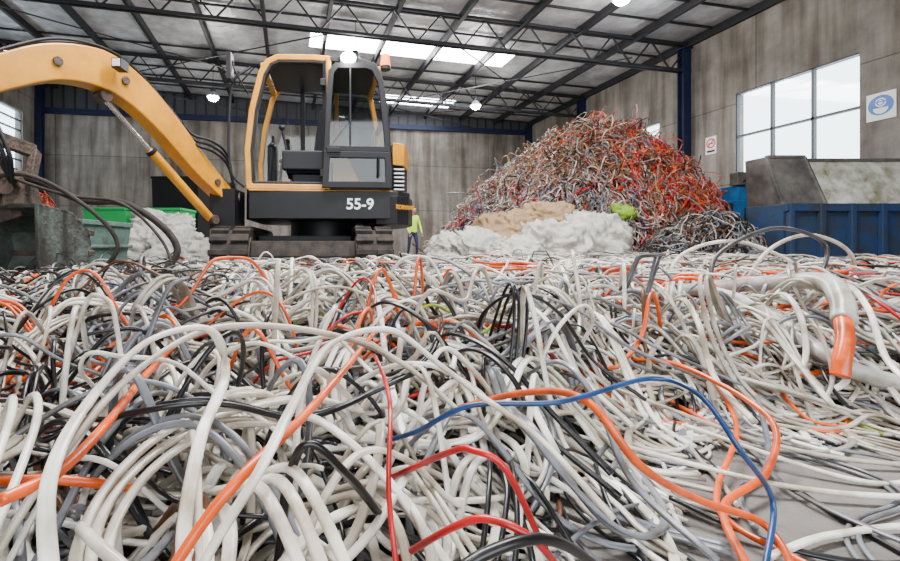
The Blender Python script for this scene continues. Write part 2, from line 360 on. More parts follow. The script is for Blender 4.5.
for (nm,p,en,cl_) in (('beacon_light',(.72,-.8,2.75),20,(1,.2,.02)),('work_light',(.29,-1.1,2.5),25,(1,.97,.9))):
    L=bpy.data.lights.new(nm,'POINT'); L.energy=en; L.color=cl_; L.shadow_soft_size=.05
    lo_=bpy.data.objects.new(nm,L); scene.collection.objects.link(lo_); lo_.matrix_basis=Matrix.Translation(U@Vector(p)); lo_.parent=EX; lo_.matrix_parent_inverse=EX.matrix_basis.inverted()
def text(name,body,M4,size,k,parent):
    cu=bpy.data.curves.new(name,'FONT'); cu.body=body; cu.size=size; cu.extrude=.002; cu.offset=.003; cu.align_x='CENTER'; cu.align_y='CENTER'; cu.materials.append(M[k])
    o=bpy.data.objects.new(name,cu); scene.collection.objects.link(o); o.matrix_basis=M4; o.parent=parent; o.matrix_parent_inverse=parent.matrix_basis.inverted()
RX=Matrix.Rotation(math.radians(90),4,'X')
text('model_lettering','55-9',U@Matrix.Translation((.42,-.945,.9))@Matrix.Rotation(math.radians(-2),4,'Z')@RX,.17,'white',EX)
text('maker_lettering','KORVANE',U@Matrix.Translation((.93,-.925,.87))@Matrix.Rotation(math.radians(39),4,'Z')@RX,.065,'yellow',EX)
T=Matrix.Translation((-.82,5.95,0))@Matrix.Rotation(math.radians(6),4,'Z')@Matrix.Diagonal((1,1,1.12,1))
mb=MB(); mb.X=T
for sx in (-.76,.76):
    prof=[]; Ln=1.0; R=.27
    for i in range(13): a=math.pi/2+math.pi*i/12; prof.append((-Ln+R*math.cos(a)*1.0,.28+R*math.sin(a)))
    for i in range(13): a=-math.pi/2+math.pi*i/12; prof.append((Ln+R*math.cos(a),.28+R*math.sin(a)))
    mb.prism(prof,sx-.19,sx+.19,'rubber','x')
    per=[Vector(p) for p in prof]; tot=0; seg=[]
    n=len(per)
    for i in range(n):
        a=per[i];b=per[(i+1)%n]; l=(b-a).length; seg.append((a,b,tot,l)); tot+=l
    nl=46
    for k in range(nl):
        d=tot*k/nl
        for a,b,s0,l in seg:
            if s0<=d<s0+l and l>0:
                p=a+(b-a)*((d-s0)/l); tt=(b-a).normalized(); nn=Vector((tt.y,-tt.x)); 
                for (xa,xb) in ((sx-.2,sx-.02),(sx+.02,sx+.2)):
                    pts=[]
                    for xx in (xa,xb):
                        for du,dn in ((-.03,-.01),(.03,-.01),(.025,.035),(-.025,.035)):
                            w=p+tt*du+nn*dn; pts.append((xx,w.x,w.y))
                    mb.add(pts,[(0,1,2,3),(7,6,5,4),(0,4,5,1),(1,5,6,2),(2,6,7,3),(3,7,4,0)],'rubber')
                break
    for yy in (-1.0,1.0):
        mb.cyl((sx-.2,yy,.28),(sx+.2,yy,.28),.2,'rust',seg=20)
mb.box((-.55,-.6,.2),(.55,.6,.5),'body'); mb.box((-.4,-1.1,.2),(-.3,-.5,.32),'body'); mb.box((.3,-1.1,.2),(.4,-.5,.32),'body')
mb.prism([(-1.16,.12),(-1.2,.3),(-1.16,.44),(-1.12,.44),(-1.15,.3),(-1.12,.12)],-.55,.55,'rubber','x')
mb.obj('undercarriage',EX,bevel=.006)
bp=[(-1.60,5.0,.98),(-1.80,4.7,1.27),(-2.0,4.3,1.63),(-2.16,4.05,1.84),(-2.29,3.8,1.92),(-2.47,3.5,1.86),(-2.62,3.2,1.67),(-2.80,2.85,1.4)]
bh=[.16,.22,.26,.30,.32,.27,.23,.2]
cp=catmull(bp,6); hh=np.interp(np.linspace(0,7,len(cp)),range(8),bh)
mb=MB()
plan=Vector((-1.16,-2.0,0)).normalized(); side=Vector((-plan.y,plan.x,0))
vs=[]
for i,p in enumerate(cp):
    d=(cp[min(i+1,len(cp)-1)]-cp[max(i-1,0)]).normalized(); nn=side.cross(d).normalized()
    if nn.z<0: nn=-nn
    for a,b in ((-1,-1),(1,-1),(1,1),(-1,1)): vs.append(p+side*a*.09+nn*b*hh[i]/2)
fs=[(0,1,2,3)]+[tuple(range(len(vs)-4,len(vs)))[::-1]]
for i in range(len(cp)-1):
    for j in range(4): fs.append((i*4+j,(i+1)*4+j,(i+1)*4+(j+1)%4,i*4+(j+1)%4))
mb.add(vs,fs,'yellow')
for idx in (3,20,30):
    p=cp[idx]; mb.cyl(p-side*.11,p+side*.11,.035,'rust')
A0=Vector((-2.8,2.85,1.42)); A1=Vector((-2.42,3.02,.62))
def taper(p,q,h0,h1,w,k):
    p=Vector(p);q=Vector(q);d=(q-p).normalized(); sd=side; nn=sd.cross(d).normalized()
    v=[]
    for c0,h in ((p,h0),(q,h1)):
        for a,b in ((-1,-1),(1,-1),(1,1),(-1,1)): v.append(c0+sd*a*w/2+nn*b*h/2)
    mb.add(v,[(0,1,2,3),(7,6,5,4),(0,4,5,1),(1,5,6,2),(2,6,7,3),(3,7,4,0)],k)
taper(A0-(A1-A0).normalized()*.3,A1,.26,.14,.14,'rust')
mb.obj('boom_and_arm',EX,bevel=.012)
mb=MB()
mb.box((-1.72,4.86,.62),(-1.45,5.25,1.06),'body'); mb.cyl((-1.6,5.05,.55),(-1.6,5.05,1.14),.1,'rust')
mb.cyl((-1.75,4.95,.98),(-1.45,5.05,.98),.06,'rust')
def ram(p,q,r,f=.55,k='yellow'):
    p=Vector(p);q=Vector(q); m=p+(q-p)*f; mb.cyl(p,m,r,k); mb.cyl(m,q,r*.5,'chrome'); mb.cyl(m-(q-p).normalized()*.04,m,r*1.15,'body')
    for e in (p,q): mb.cyl(e-side*.07,e+side*.07,r*1.1,'rust')
ram((-1.68,4.8,.72),(-2.28,3.85,1.72),.045,.62)
ram((-2.22,4.1,2.04),(-2.75,3.0,1.78),.045,.55)
ram((-2.72,2.75,1.5),(-2.38,2.9,.82),.042,.6,'rust')
for k in range(4):
    o_=side*(-.07+.045*k)
    pts=[Vector(p)+o_+Vector((0,0,h/2+.04+.015*math.sin(i*2+k))) for i,(p,h) in enumerate(zip(bp,bh))]
    mb.tube(catmull(pts),.012,'black',8)
for k in range(3):
    mb.tube(catmull([(-1.5,5.1-.05*k,1.0),(-1.52,4.85,1.3+.05*k),(-1.62,4.7-.03*k,1.42+.05*k),(-1.8,4.55,1.5+.04*k),(-1.95,4.35,1.8)]),.014,'black',8)
    mb.tube(catmull([(-2.7,2.95,1.62),(-2.45-.03*k,2.8,1.45),(-2.25-.04*k,2.8,1.05),(-2.3,2.9,.85)]),.014,'black',8)
mb.box((-2.13,3.72,1.92),(-2.05,3.84,2.0),'black'); mb.box((-2.12,3.712,1.93),(-2.06,3.72,1.99),'white')
mb.obj('rams_and_hoses',EX)
BK=Matrix.Translation((-2.42,3.02,.62))@Matrix.Rotation(math.atan2(plan.y,plan.x)+math.pi+math.radians(25),4,'Z')
mb=MB(); mb.X=BK
sh=[(-.12,.1),(.18,.06),(.34,-.06),(.38,-.22),(.3,-.38),(.12,-.46),(-.1,-.44)]
ins=inset(sh,.025)
n=len(sh)
for i in range(n-1):
    a,b=sh[i],sh[i+1]; c2,d2=ins[i+1],ins[i]
    mb.add([(p[0],y,p[1]) for y in (-.32,.32) for p in (a,b,c2,d2)],[(0,1,2,3),(7,6,5,4),(0,4,5,1),(1,5,6,2),(2,6,7,3),(3,7,4,0)],'bucket')
for y in (-.32,.29): mb.prism(sh,y,y+.03,'bucket')
for z in (-.1,-.25): mb.box((.33,-.33,z),(.39,.33,z+.04),'rust')
for k in range(5):
    y=-.29+k*.14; mb.prism([(-.06,-.47),(-.06,-.41),(-.26,-.44)],y-.03,y+.03,'rust')
for y in (-.1,.08): mb.prism([(-.14,.08),(-.1,.3),(.0,.34),(.1,.3),(.2,.06)],y,y+.025,'rust')
mb.cyl((-.05,-.14,.24),(-.05,.14,.24),.035,'rust'); mb.beam((0,0,.2),(-.35,0,.55),.07,.12,'rust'); mb.beam((.1,-.05,.2),(.2,-.02,.5),.05,.08,'rust')
mb.beam((.2,0,.5),(-.3,0,.55),.06,.09,'rust')
mb.obj('bucket',EX,bevel=.006)
mb=MB()
mb.tube(catmull([(-2.62,2.95,1.0),(-2.3,3.05,.9),(-1.98,3.1,.76),(-1.7,3.1,.74),(-1.45,3.1,.6),(-1.32,3.1,.42),(-1.4,3.05,.25)]),.024,'rubber',12)
mb.tube(catmull([(-2.6,2.9,.85),(-2.2,2.9,.9),(-1.8,2.9,.68),(-1.62,2.9,.45),(-1.75,2.9,.25)]),.014,'rubber',10)
mb.tube(catmull([(-2.5,2.9,.95),(-2.0,2.95,.78),(-1.6,2.9,.72),(-1.35,2.9,.5),(-1.25,2.85,.3),(-1.3,2.8,.2)]),.01,'rubber',10)
mb.obj('loose_hoses',EX)

# ------------------------------------------------------------------ cables
def ss(t): t=np.clip(t,0,1); return t*t*(3-2*t)
def nz(x,y,f,p=0): return (np.sin(x*f+1.3+p)*np.cos(y*f*1.13+.4-p)+.5*np.sin(x*f*2.3+y*f*1.7+p)+.3*np.cos(x*f*3.1-y*f*4.1))/1.8
def edge(x,y):
    d=np.maximum(y-1.05,.40+(y-.6)*.72-x); return d
def H(x,y):
    b=.10+.11*ss((y-.4)/1.0)
    b=b+.05*nz(x,y,3.3)*ss((y-.3)/.7)+.025*nz(x,y,1.2,2)*ss((y-1)/2)
    e=ss(edge(x,y)/.4)*ss((x+2.9)/.6)
    far=1-ss((y-6.6)/1.2)
    und=1-.75*ss(1-np.maximum(np.abs(x+.82)-1.0,np.abs(y-5.9)-1.4)/.35)
    return np.maximum(b*e*far*und,.0)
VS=[];FS=[];CS=[];voff=0
def frame(P,tw=None):
    T=np.gradient(P,axis=0); T/=np.linalg.norm(T,axis=1)[:,None]+1e-9
    S=np.cross(T,[0,0,1.]); l=np.linalg.norm(S,axis=1)[:,None]; S=np.where(l>.05,S/(l+1e-9),[[1,0,0]])
    Nn=np.cross(S,T)
    if tw is not None:
        ct,st=np.cos(tw)[:,None],np.sin(tw)[:,None]; S,Nn=S*ct+Nn*st,Nn*ct-S*st
    return S,Nn
def sweep(P,a,b,col,nseg=6,lobe=False,tw=None):
    global voff
    P=np.asarray(P,float); n=len(P)
    if n<3: return
    S,Nn=frame(P,tw)
    th=np.arange(nseg)/nseg*2*np.pi; cx=a*np.cos(th); cy=b*np.sin(th)
    if lobe: cy=cy*(1.15-.5*np.exp(-(cx/a/.3)**2))
    V=P[:,None,:]+S[:,None,:]*cx[None,:,None]+Nn[:,None,:]*cy[None,:,None]
    # closed cut ends
    V=np.concatenate([np.repeat(P[:1,None,:],nseg,1),V,np.repeat(P[-1:,None,:],nseg,1)]); n+=2
    i=np.arange(n-1)[:,None]*nseg; j=np.arange(nseg)[None,:]; j2=(j+1)%nseg
    F=np.stack([i+j,i+j2,i+nseg+j2,i+nseg+j],-1).reshape(-1,4)+voff
    VS.append(V.reshape(-1,3)); FS.append(F); CS.append(np.tile(np.array([*col,1.],np.float32),(n*nseg,1))); voff+=n*nseg
def smooth(n,w):
    k=max(3,int(w)); a=rng.normal(size=n+2*k); ker=np.hanning(k+2)[1:-1]; ker/=math.sqrt((ker**2).sum())
    return np.convolve(a,ker,'same')[k:k+n]
def soft(s): return .5*(s+np.sqrt(s*s+.25))
def flush(name,base=None):
    global VS,FS,CS,voff
    if base is not None:
        bv,bf=base; FS.append(bf+voff); VS.append(bv); CS.append(np.tile(np.array([.015,.013,.012,1],np.float32),(len(bv),1)))  # near-black sheet under the cables; shade of the gaps put into its colour
    V=np.concatenate(VS); F=np.concatenate(FS); C=np.concatenate(CS)
    me=bpy.data.meshes.new(name); me.vertices.add(len(V)); me.vertices.foreach_set('co',V.astype(np.float32).ravel())
    me.loops.add(F.size); me.loops.foreach_set('vertex_index',F.astype(np.int32).ravel())
    me.polygons.add(len(F)); me.polygons.foreach_set('loop_start',np.arange(0,F.size,4,dtype=np.int32)); 
    me.materials.append(M['cable']); me.update(calc_edges=True)
    me.polygons.foreach_set('use_smooth',np.ones(len(F),bool))
    at=me.attributes.new('sheath','FLOAT_COLOR','POINT'); at.data.foreach_set('color',C.ravel()); me.update()
    o=bpy.data.objects.new(name,me); scene.collection.objects.link(o); SITE.append(o)
    VS=[];FS=[];CS=[];voff=0; return o
PAL={'w':(.82,.78,.69),'o':(.52,.47,.39),'g':(.17,.18,.2),'k':(.006,.006,.007),'or':(.80,.10,.004),'r':(.5,.006,.01),'b':(.012,.05,.2),'y':(.45,.65,.03),'br':(.17,.065,.028),'p':(.5,.17,.15),'lb':(.2,.23,.3),'tn':(.36,.24,.15)}
def pick(ws):
    ks=list(ws); p=np.array([ws[k] for k in ks],float); p/=p.sum(); k=ks[rng.choice(len(ks),p=p)]
    f=rng.uniform(.6,1.12); c=np.clip(np.array(PAL[k])*f,0,.87); return k,c
W0={'w':.50,'o':.22,'g':.14,'k':.10,'or':.04,'r':.009,'b':.004,'y':.004,'br':.012}
WL={'w':.18,'o':.13,'g':.12,'k':.54,'or':.035,'r':.006,'y':.012,'br':.03}
WF={'w':.44,'o':.20,'g':.14,'k':.13,'or':.05,'r':.02,'b':.01,'lb':.02,'br':.04}
def soft_cap(z,cap): return .5*(z+cap-np.sqrt((z-cap)**2+.0006))
def field(n,y0,y1,Lr,ds,rad,kr,bump,nseg,qr,floor_ok=.04,bundle=.25,wl=(.2,.55)):
    made=0
    while made<n:
        y=math.sqrt(rng.uniform(y0*y0,y1*y1)); x=rng.uniform(-.9*y-.35,1.25*y+.35)
        h0=float(H(np.array(x),np.array(y)))
        if h0<.04 and rng.random()>floor_ok: made+=.15; continue
        left= x/y<-.2-.25*rng.random() and y>.5
        k,col=pick(WL if left and rng.random()<.9 else (W0 if y<2 else WF))
        L=rng.uniform(*Lr); m=int(L/ds)
        kap=smooth(m,rng.uniform(.15,.5)/ds)*rng.uniform(*kr)+rng.normal()*kr[0]*1.2
        th=rng.uniform(0,6.28)+np.cumsum(kap*ds)
        X=x+np.cumsum(np.cos(th)*ds); Y=y+np.cumsum(np.sin(th)*ds)
        ok=(Y>max(.33,y0-.4))&(Y<y1+.5)&(X>-.95*Y-.5)&(X<1.35*Y+.5)&(X*c+Y*s_<10.0)&(X<8.0)&(X>-3.2)
        if rng.random()<.92 and h0>.04: ok&=edge(X,Y)>(-.02 - .10*rng.random())
        if not ok.all():
            bad=np.argmin(ok); X,Y=X[:bad],Y[:bad]; m=bad
            if m<10: made+=.1; continue
        q=rng.uniform(*qr); hz=H(X,Y); r=rng.uniform(*rad)
        if k=='or': r*=1.2
        if k=='k': r*=.85
        nb=int(rng.integers(2,4)) if rng.random()<bundle else 1
        z=hz*q+r+rng.uniform(0,.008)+soft(smooth(m,rng.uniform(*wl)/ds))*rng.uniform(*bump)*np.clip(hz/.12,.05,1)
        cap=(.42-.18*np.clip((.95-Y)/.6,0,1))*np.where(Y>1.6,.80,1.0)+(rng.random()<.08)*.07
        z=np.maximum(soft_cap(z,cap),r)
        P=np.stack([X,Y,z],1); flat=k in('w','o','g') and rng.random()<.6
        tw=smooth(m,.5/ds)*.3; S,_=frame(P)
        for bi in range(nb):
            Q=P.copy()
            if bi: Q=Q+S*(bi*2.4*r)+S*(np.abs(smooth(m,.5/ds))*r*1.6)[:,None]; Q[:,2]+=smooth(m,.5/ds)*r
            if flat and nseg>=8: sweep(Q,r*1.22,r*.72,col,12,True,tw)
            elif flat: sweep(Q,r*1.12,r*.78,col,nseg,False,tw)
            else: sweep(Q,r*.82,r*.82,col,nseg)
        made+=1
field(950,.36,1.7,(.9,2.6),.014,(.0038,.0066),(3,8),(.02,.12),8,(.15,.95),wl=(.22,.6))
field(1500,1.5,4.2,(1.2,3.4),.032,(.005,.0084),(2.6,7),(.02,.11),6,(.3,1.0),wl=(.28,.75))
field(1500,4.0,7.4,(1.5,4),.06,(.008,.013),(1.5,4),(.02,.08),5,(.5,1.05),wl=(.4,1))
def hero(pts,a,b,col,lobe=False,n=14,tw=0):
    P=np.array([tuple(p) for p in catmull(pts,n)]); sweep(P,a,b,np.array(PAL[col]) if isinstance(col,str) else col,14,lobe,np.full(len(P),tw) )
hero([(-.303,.37,.24),(-.288,.42,.24),(-.311,.54,.24),(-.367,.755,.24),(-.407,.995,.24),(-.39,1.2,.22)],.0056,.0056,'or')
hero([(-.52,.5,.16),(-.45,.48,.19),(-.35,.48,.2),(-.27,.52,.17)],.0052,.0052,'or')
hero([(.0,.7,.14),(.06,.6,.2),(.126,.56,.25),(.238,.56,.255),(.4,.64,.26),(.44,.6,.25),(.453,.55,.2),(.52,.58,.12),(.464,.527,.07)],.0034,.0034,(.012,.055,.18))
hero([(-.16,.34,.14),(-.13,.36,.2),(-.097,.4,.25),(-.081,.463,.28),(-.047,.54,.33),(.027,.58,.34),(.089,.56,.30),(.133,.54,.27),(.194,.51,.23),(.25,.46,.17)],.0066,.0036,'w',True,tw=.4)
hero([(-.24,.34,.18),(-.272,.383,.25),(-.288,.465,.29),(-.253,.52,.34),(-.205,.58,.34),(-.189,.59,.28),(-.182,.485,.24),(-.165,.4,.17),(-.12,.36,.12)],.0070,.0038,'w',True,tw=.3)
hero([(-.31,.36,.18),(-.29,.4,.24),(-.27,.5,.30),(-.22,.6,.335),(-.13,.66,.33),(-.02,.7,.3),(.06,.7,.26),(.14,.66,.2)],.0066,.0038,'o',True,tw=.5)
hero([(1.06,1.7,.185),(1.42,1.9,.218),(1.55,2.0,.406),(1.85,2.05,.527),(2.13,2.1,.45),(1.97,2,.272),(1.61,1.85,.19),(1.175,1.7,.18)],.009,.009,(.05,.05,.055))
hero([(1.8,2.2,.2),(1.95,2.2,.42),(2.2,2.25,.5),(2.45,2.3,.42),(2.6,2.4,.25)],.009,.009,'o')
hero([(1.5,2.3,.2),(1.6,2.3,.40),(1.95,2.4,.47),(2.25,2.4,.36),(2.3,2.3,.2)],.009,.009,'w')
hero([(1.0,2.3,.2),(1.2,2.0,.24),(1.36,1.85,.27),(1.46,1.62,.315),(1.42,1.4,.335),(1.365,1.3,.29),(1.31,1.24,.24)],.028,.028,(.52,.51,.48))
hero([(1.315,1.25,.25),(1.27,1.2,.2),(1.235,1.175,.15),(1.22,1.165,.11)],.02,.02,'or')
hero([(1.1,2.1,.2),(1.2,1.8,.26),(1.25,1.7,.28),(1.285,1.48,.24),(1.26,1.23,.14),(1.37,1.16,.09),(1.6,1.1,.05)],.023,.023,(.52,.51,.48))
hero([(.16,.85,.14),(.24,.7,.22),(.278,.58,.25),(.332,.55,.18),(.454,.617,.1),(.58,.66,.04),(.55,.58,.02),(.46,.5,.02)],.0052,.0052,'or')
hero([(.75,1.3,.12),(.8,1.15,.14),(.84,.95,.09),(.727,.82,.04),(.575,.727,.03),(.5,.6,.03),(.47,.5,.02)],.006,.006,'or')
hero([(.9,1.2,.12),(.8,.98,.06),(.62,.8,.02),(.56,.7,.02),(.6,.6,.015)],.005,.005,'or')
hero([(-.2,.36,.12),(-.15,.39,.2),(-.114,.415,.24),(-.079,.514,.25),(-.045,.69,.25),(.043,1.2,.25),(.1,1.5,.24)],.0052,.0052,'or')
hero([(.03,.6,.14),(.09,.5,.22),(.11,.47,.235),(.14,.46,.22),(.18,.47,.14)],.0036,.0036,'r')
hero([(.03,.5,.1),(.08,.43,.18),(.11,.41,.2),(.15,.4,.185),(.2,.44,.11)],.0036,.0036,'r')
hero([(0,.8,.25),(.01,.68,.28),(.025,.55,.26),(.02,.45,.2),(.03,.4,.12)],.0028,.0028,'r')
hero([(-.12,.42,.08),(-.06,.38,.15),(.0,.36,.185),(.06,.36,.185),(.12,.38,.13)],.006,.006,'or')
hero([(.0,.4,.08),(.05,.37,.16),(.1,.38,.19),(.17,.41,.18),(.26,.46,.1)],.005,.005,'k')
hero([(-1.3,1.6,.16),(-1.455,1.8,.2),(-1.8,2.3,.22),(-2.16,2.96,.25),(-2.8,4.3,.14)],.018,.018,'or')
for pts,cc in (([(.5,.9,.05),(.75,.8,.02),(1.0,.78,.015),(1.2,.85,.012)],'w'),([(.6,1.1,.1),(.85,.95,.03),(1.1,.9,.012),(1.4,1.0,.02)],'o'),([(.55,.62,.02),(.7,.68,.012),(.9,.7,.012),(1.0,.62,.012)],'w'),([(.6,.7,.01),(.66,.8,.012),(.8,.9,.02),(.95,1.1,.08)],'g'),([(.5,.75,.03),(.6,.66,.01),(.72,.62,.01),(.85,.66,.01)],'k'),([(.7,1.0,.05),(.9,.85,.01),(1.05,.85,.01),(1.3,.95,.01)],'w')): hero(pts,.0055,.004,cc,cc in 'wo')
for k in range(210):   # springy loops standing proud of the heap
    y=rng.uniform(.5,3.6); x=rng.uniform(-.75*y,(1.1 if y>1.3 else .6)*y); a=rng.uniform(0,3.14); w=rng.uniform(.06,.14)*(1+.6*(y>1.2)); h=float(H(np.array(x),np.array(y))); t=rng.uniform(.05,.17)
    if h<.09: continue
    ca,sa=math.cos(a),math.sin(a); top=min(h+t,.37 if y<1.3 else .45)
    kx,ky=-sa*rng.normal()*.08,ca*rng.normal()*.08
    pts=[(x-2.6*w*ca,y-2.6*w*sa,h*.5),(x-1.5*w*ca,y-1.5*w*sa,h*.9),(x-.8*w*ca+kx*.5,y-.8*w*sa+ky*.5,(h+2*top)/3),(x+kx,y+ky,top),(x+.8*w*ca+kx,y+.8*w*sa+ky,(h+2*top)/3),(x+1.4*w*ca+kx*.3,y+1.4*w*sa+ky*.3,h),(x+2.4*w*ca+.03,y+2.4*w*sa,h*.5)]
    if min(p[1] for p in pts)<.36: continue
    kc=['w','o','g','w','w','k'][k%6]
    if x/y<-.28: kc='k' if k%3 else 'g'
    hero(pts,.0054*(1+.3*(y>1.2)),.0040,kc,True,10,rng.uniform(0,.6))
gx=np.linspace(-3.2,8,150); gy=np.linspace(.2,8,110); GX,GY=np.meshgrid(gx,gy); GZ=H(GX,GY)*.25-.01
bv=np.stack([GX,GY,GZ],-1).reshape(-1,3); nx=len(gx)
I,J=np.meshgrid(np.arange(len(gy)-1),np.arange(nx-1),indexing='ij'); b0=(I*nx+J).ravel()
bf=np.stack([b0,b0+1,b0+nx+1,b0+nx],1)
flush('scrap_cable_heap',(bv,bf))

def Mz(x,y,cx,cy,rl,rr,ry,h,pl,pr,rough=1):
    dx=(x-cx)/np.where(x<cx,rl,rr); dy=(y-cy)/ry; rho=np.sqrt(dx*dx+dy*dy)
    p=pr+(pl-pr)*np.clip(-dx/(rho+1e-3),0,1)
    z=h*(1-np.clip(rho,0,1)**p)+(.2*nz(x,y,2.0)+.09*nz(x,y,4.3,1))*np.clip((1.2-rho)*2,0,1)*rough
    return np.where(rho<1.05,np.maximum(z,0),0)
def mountain(name,cx,cy,rl,rr,ry,h,n,colf,pl=2.2,pr=2.2,rad=(.01,.018),rough=1,stick=0,kc=5.0):
    f=lambda x,y: Mz(x,y,cx,cy,rl,rr,ry,h,pl,pr,rough)
    N=n+stick; ds=.045; Mx=60
    a=rng.uniform(0,6.283,N); r0=np.sqrt(rng.uniform(0,1,N)); x=cx+r0*np.cos(a)*np.where(np.cos(a)<0,rl,rr); y=cy+r0*np.sin(a)*ry
    X=np.zeros((N,Mx)); Y=np.zeros((N,Mx)); th=rng.uniform(0,6.28,N); kb=rng.normal(0,2.2,N); kk=np.stack([smooth(Mx,.35/ds) for _ in range(N)])*rng.uniform(2,kc+2,N)[:,None]
    for j in range(Mx):
        X[:,j]=x; Y[:,j]=y
        dx,dy=np.cos(th),np.sin(th); e=.03; g=(f(x+dx*e,y+dy*e)-f(x-dx*e,y-dy*e))/(2*e)
        st=ds/np.sqrt(1+g*g); x=x+dx*st; y=y+dy*st; th=th+(kk[:,j]+kb)*ds
    e=.05; gx_=(f(X+e,Y)-f(X-e,Y))/(2*e); gy_=(f(X,Y+e)-f(X,Y-e))/(2*e); nl=np.sqrt(1+gx_**2+gy_**2); Z=f(X,Y)
    for i in range(N):
        m=int(rng.integers(14,Mx)); off=rng.uniform(-.04,.06)+soft(smooth(m,.4/ds))*(rng.uniform(.12,.26) if i>=n else rng.uniform(.01,.1))
        px=X[i,:m]-gx_[i,:m]/nl[i,:m]*off; py=Y[i,:m]-gy_[i,:m]/nl[i,:m]*off; pz=Z[i,:m]+off/nl[i,:m]
        ker=np.array([1,2,3,2,1.])/9; 
        P=np.stack([np.convolve(np.pad(q_,2,'edge'),ker,'valid') for q_ in (px,py,pz)],1)
        rho=np.hypot((P[:,0]-cx)/np.where(P[:,0]<cx,rl,rr),(P[:,1]-cy)/ry)
        if (rho>1.1).any(): P=P[:int(np.argmax(rho>1.1))]
        if len(P)<6: continue
        P[:,2]=np.maximum(P[:,2],.015); r=rng.uniform(*rad)
        sweep(P,r,r,pick(colf(P[0,0],P[0,1],P[0,2]))[1],5)
    gx=np.linspace(cx-rl*1.1,cx+rr*1.1,70); gy=np.linspace(cy-ry*1.1,cy+ry*1.1,70); A,B=np.meshgrid(gx,gy)
    Zb=f(A,B)-.1; bv=np.stack([A,B,Zb],-1).reshape(-1,3); nx=70
    I,J=np.meshgrid(np.arange(69),np.arange(69),indexing='ij'); b0=(I*nx+J).ravel(); bf=np.stack([b0,b0+1,b0+nx+1,b0+nx],1)
    return flush(name,(bv,bf))
def colm(x,y,z):
    if x>5.0+.35*math.sin(z*3)+ (z-1.6)*-.1 and z>.3: 
        return {'or':.26,'r':.28,'p':.1,'g':.06,'tn':.08,'br':.2,'w':.02,'k':.07}
    if z<1.6 and x<4.8: return {'g':.24,'lb':.18,'o':.15,'b':.02,'r':.09,'p':.1,'w':.06,'tn':.08,'br':.06,'k':.06}
    return {'br':.30,'tn':.32,'o':.1,'g':.1,'p':.04,'or':.08,'k':.08,'r':.04}
mountain('scrap_wire_mountain',4.85,10,3.55,2.95,2.6,2.95,5600,colm,1.7,2.3,(.007,.014),1,260)
mountain('dark_wire_heap',5.35,7.0,1.2,1.1,.7,.85,900,lambda x,y,z:{'g':.3,'k':.38,'lb':.06,'o':.1,'br':.16},1.8,1.8,(.006,.010),.3,40)
mountain('orange_wire_heap',-7.2,9.6,.8,.8,.7,1.5,400,lambda x,y,z:{'or':.5,'r':.2,'br':.15,'p':.15},1.8,1.8,(.01,.018),.4)
mb=MB()
def lump(mb,c,s,k,seed,n1=20,n2=12):
    vs=[];fs=[]
    for i in range(n2+1):
        th=math.pi*i/n2
        for j in range(n1):
            ph=2*math.pi*j/n1; d=Vector((math.sin(th)*math.cos(ph),math.sin(th)*math.sin(ph),math.cos(th))); w=1+.45*noise.noise(d*2.5+Vector((seed,0,0)))
            vs.append((c[0]+s[0]*d.x*w,c[1]+s[1]*d.y*w,c[2]+s[2]*d.z*w))
    for i in range(n2):
        for j in range(n1): fs.append((i*n1+j,(i+1)*n1+j,(i+1)*n1+(j+1)%n1,i*n1+(j+1)%n1))
    mb.add(vs,fs,k,True)
lump(mb,(4.4,7.75,1.0),(.18,.13,.13),'limebag',1); lump(mb,(4.25,7.74,1.09),(.09,.08,.08),'limebag',4); mb.obj('lime_net_bag',site=True)

# ------------------------------------------------------------------ sacks: slumped bags with sharp fold ridges
def sack(mb,c,s,k,seed):
    n1,n2=110,60; vs=[];fs=[]
    for i in range(n2+1):
        th=math.pi*i/n2
        for j in range(n1):
            ph=2*math.pi*j/n1
            x=math.copysign(abs(math.sin(th)*math.cos(ph))**.7,math.cos(ph)); y=math.copysign(abs(math.sin(th)*math.sin(ph))**.7,math.sin(ph)); z=math.copysign(abs(math.cos(th))**.75,math.cos(th))
            q=Vector((x*1.1+seed*3,y*1.1,z*1.1)); q2=q+Vector((noise.noise(q*1.5+Vector((9,0,0))),noise.noise(q*1.5+Vector((0,9,0))),noise.noise(q*1.5+Vector((0,0,9)))))*.8
            r1=1-min(1,abs(noise.noise(q2*1.6))*3.2); r2=1-min(1,abs(noise.noise(q2*3.1+Vector((5,5,5))))*3.2)
            w=.84+.3*noise.noise(q*.9)+.17*r1**1.5+.09*r2**1.5
            vs.append((c[0]+s[0]*x*w,c[1]+s[1]*y*w,max(.01,c[2]+s[2]*z*w)))
    for i in range(n2):
        for j in range(n1): fs.append((i*n1+j,(i+1)*n1+j,(i+1)*n1+(j+1)%n1,i*n1+(j+1)%n1))
    mb.add(vs,fs,k,True)
mb=MB()
for i,(c_,s__,k) in enumerate([((1.75,6.7,.28),(.6,.45,.42),'bag'),((2.55,6.5,.34),(.6,.5,.46),'bag'),((3.2,6.65,.42),(.5,.45,.52),'bag'),((2.2,6.85,.6),(.55,.4,.40),'bagt'),((2.75,6.9,.78),(.5,.36,.32),'bagt'),((1.35,6.8,.25),(.5,.4,.38),'bag'),((2.1,6.4,.2),(.45,.35,.34),'bag')]): sack(mb,c_,s__,k,i*1.7)
mb.obj('bulk_bag_stack',site=True)
mb=MB()
for i,(c_,s__) in enumerate([((-3.1,7.2,.3),(.5,.4,.42)),((-3.75,7.4,.35),(.5,.4,.45)),((-2.6,7.4,.25),(.42,.35,.32)),((-3.45,7.6,.7),(.5,.35,.34)),((-4.4,7.8,.35),(.5,.35,.42))]): sack(mb,c_,s__,'bag',i*2.3+1)
mb.obj('white_sack_pile',site=True)
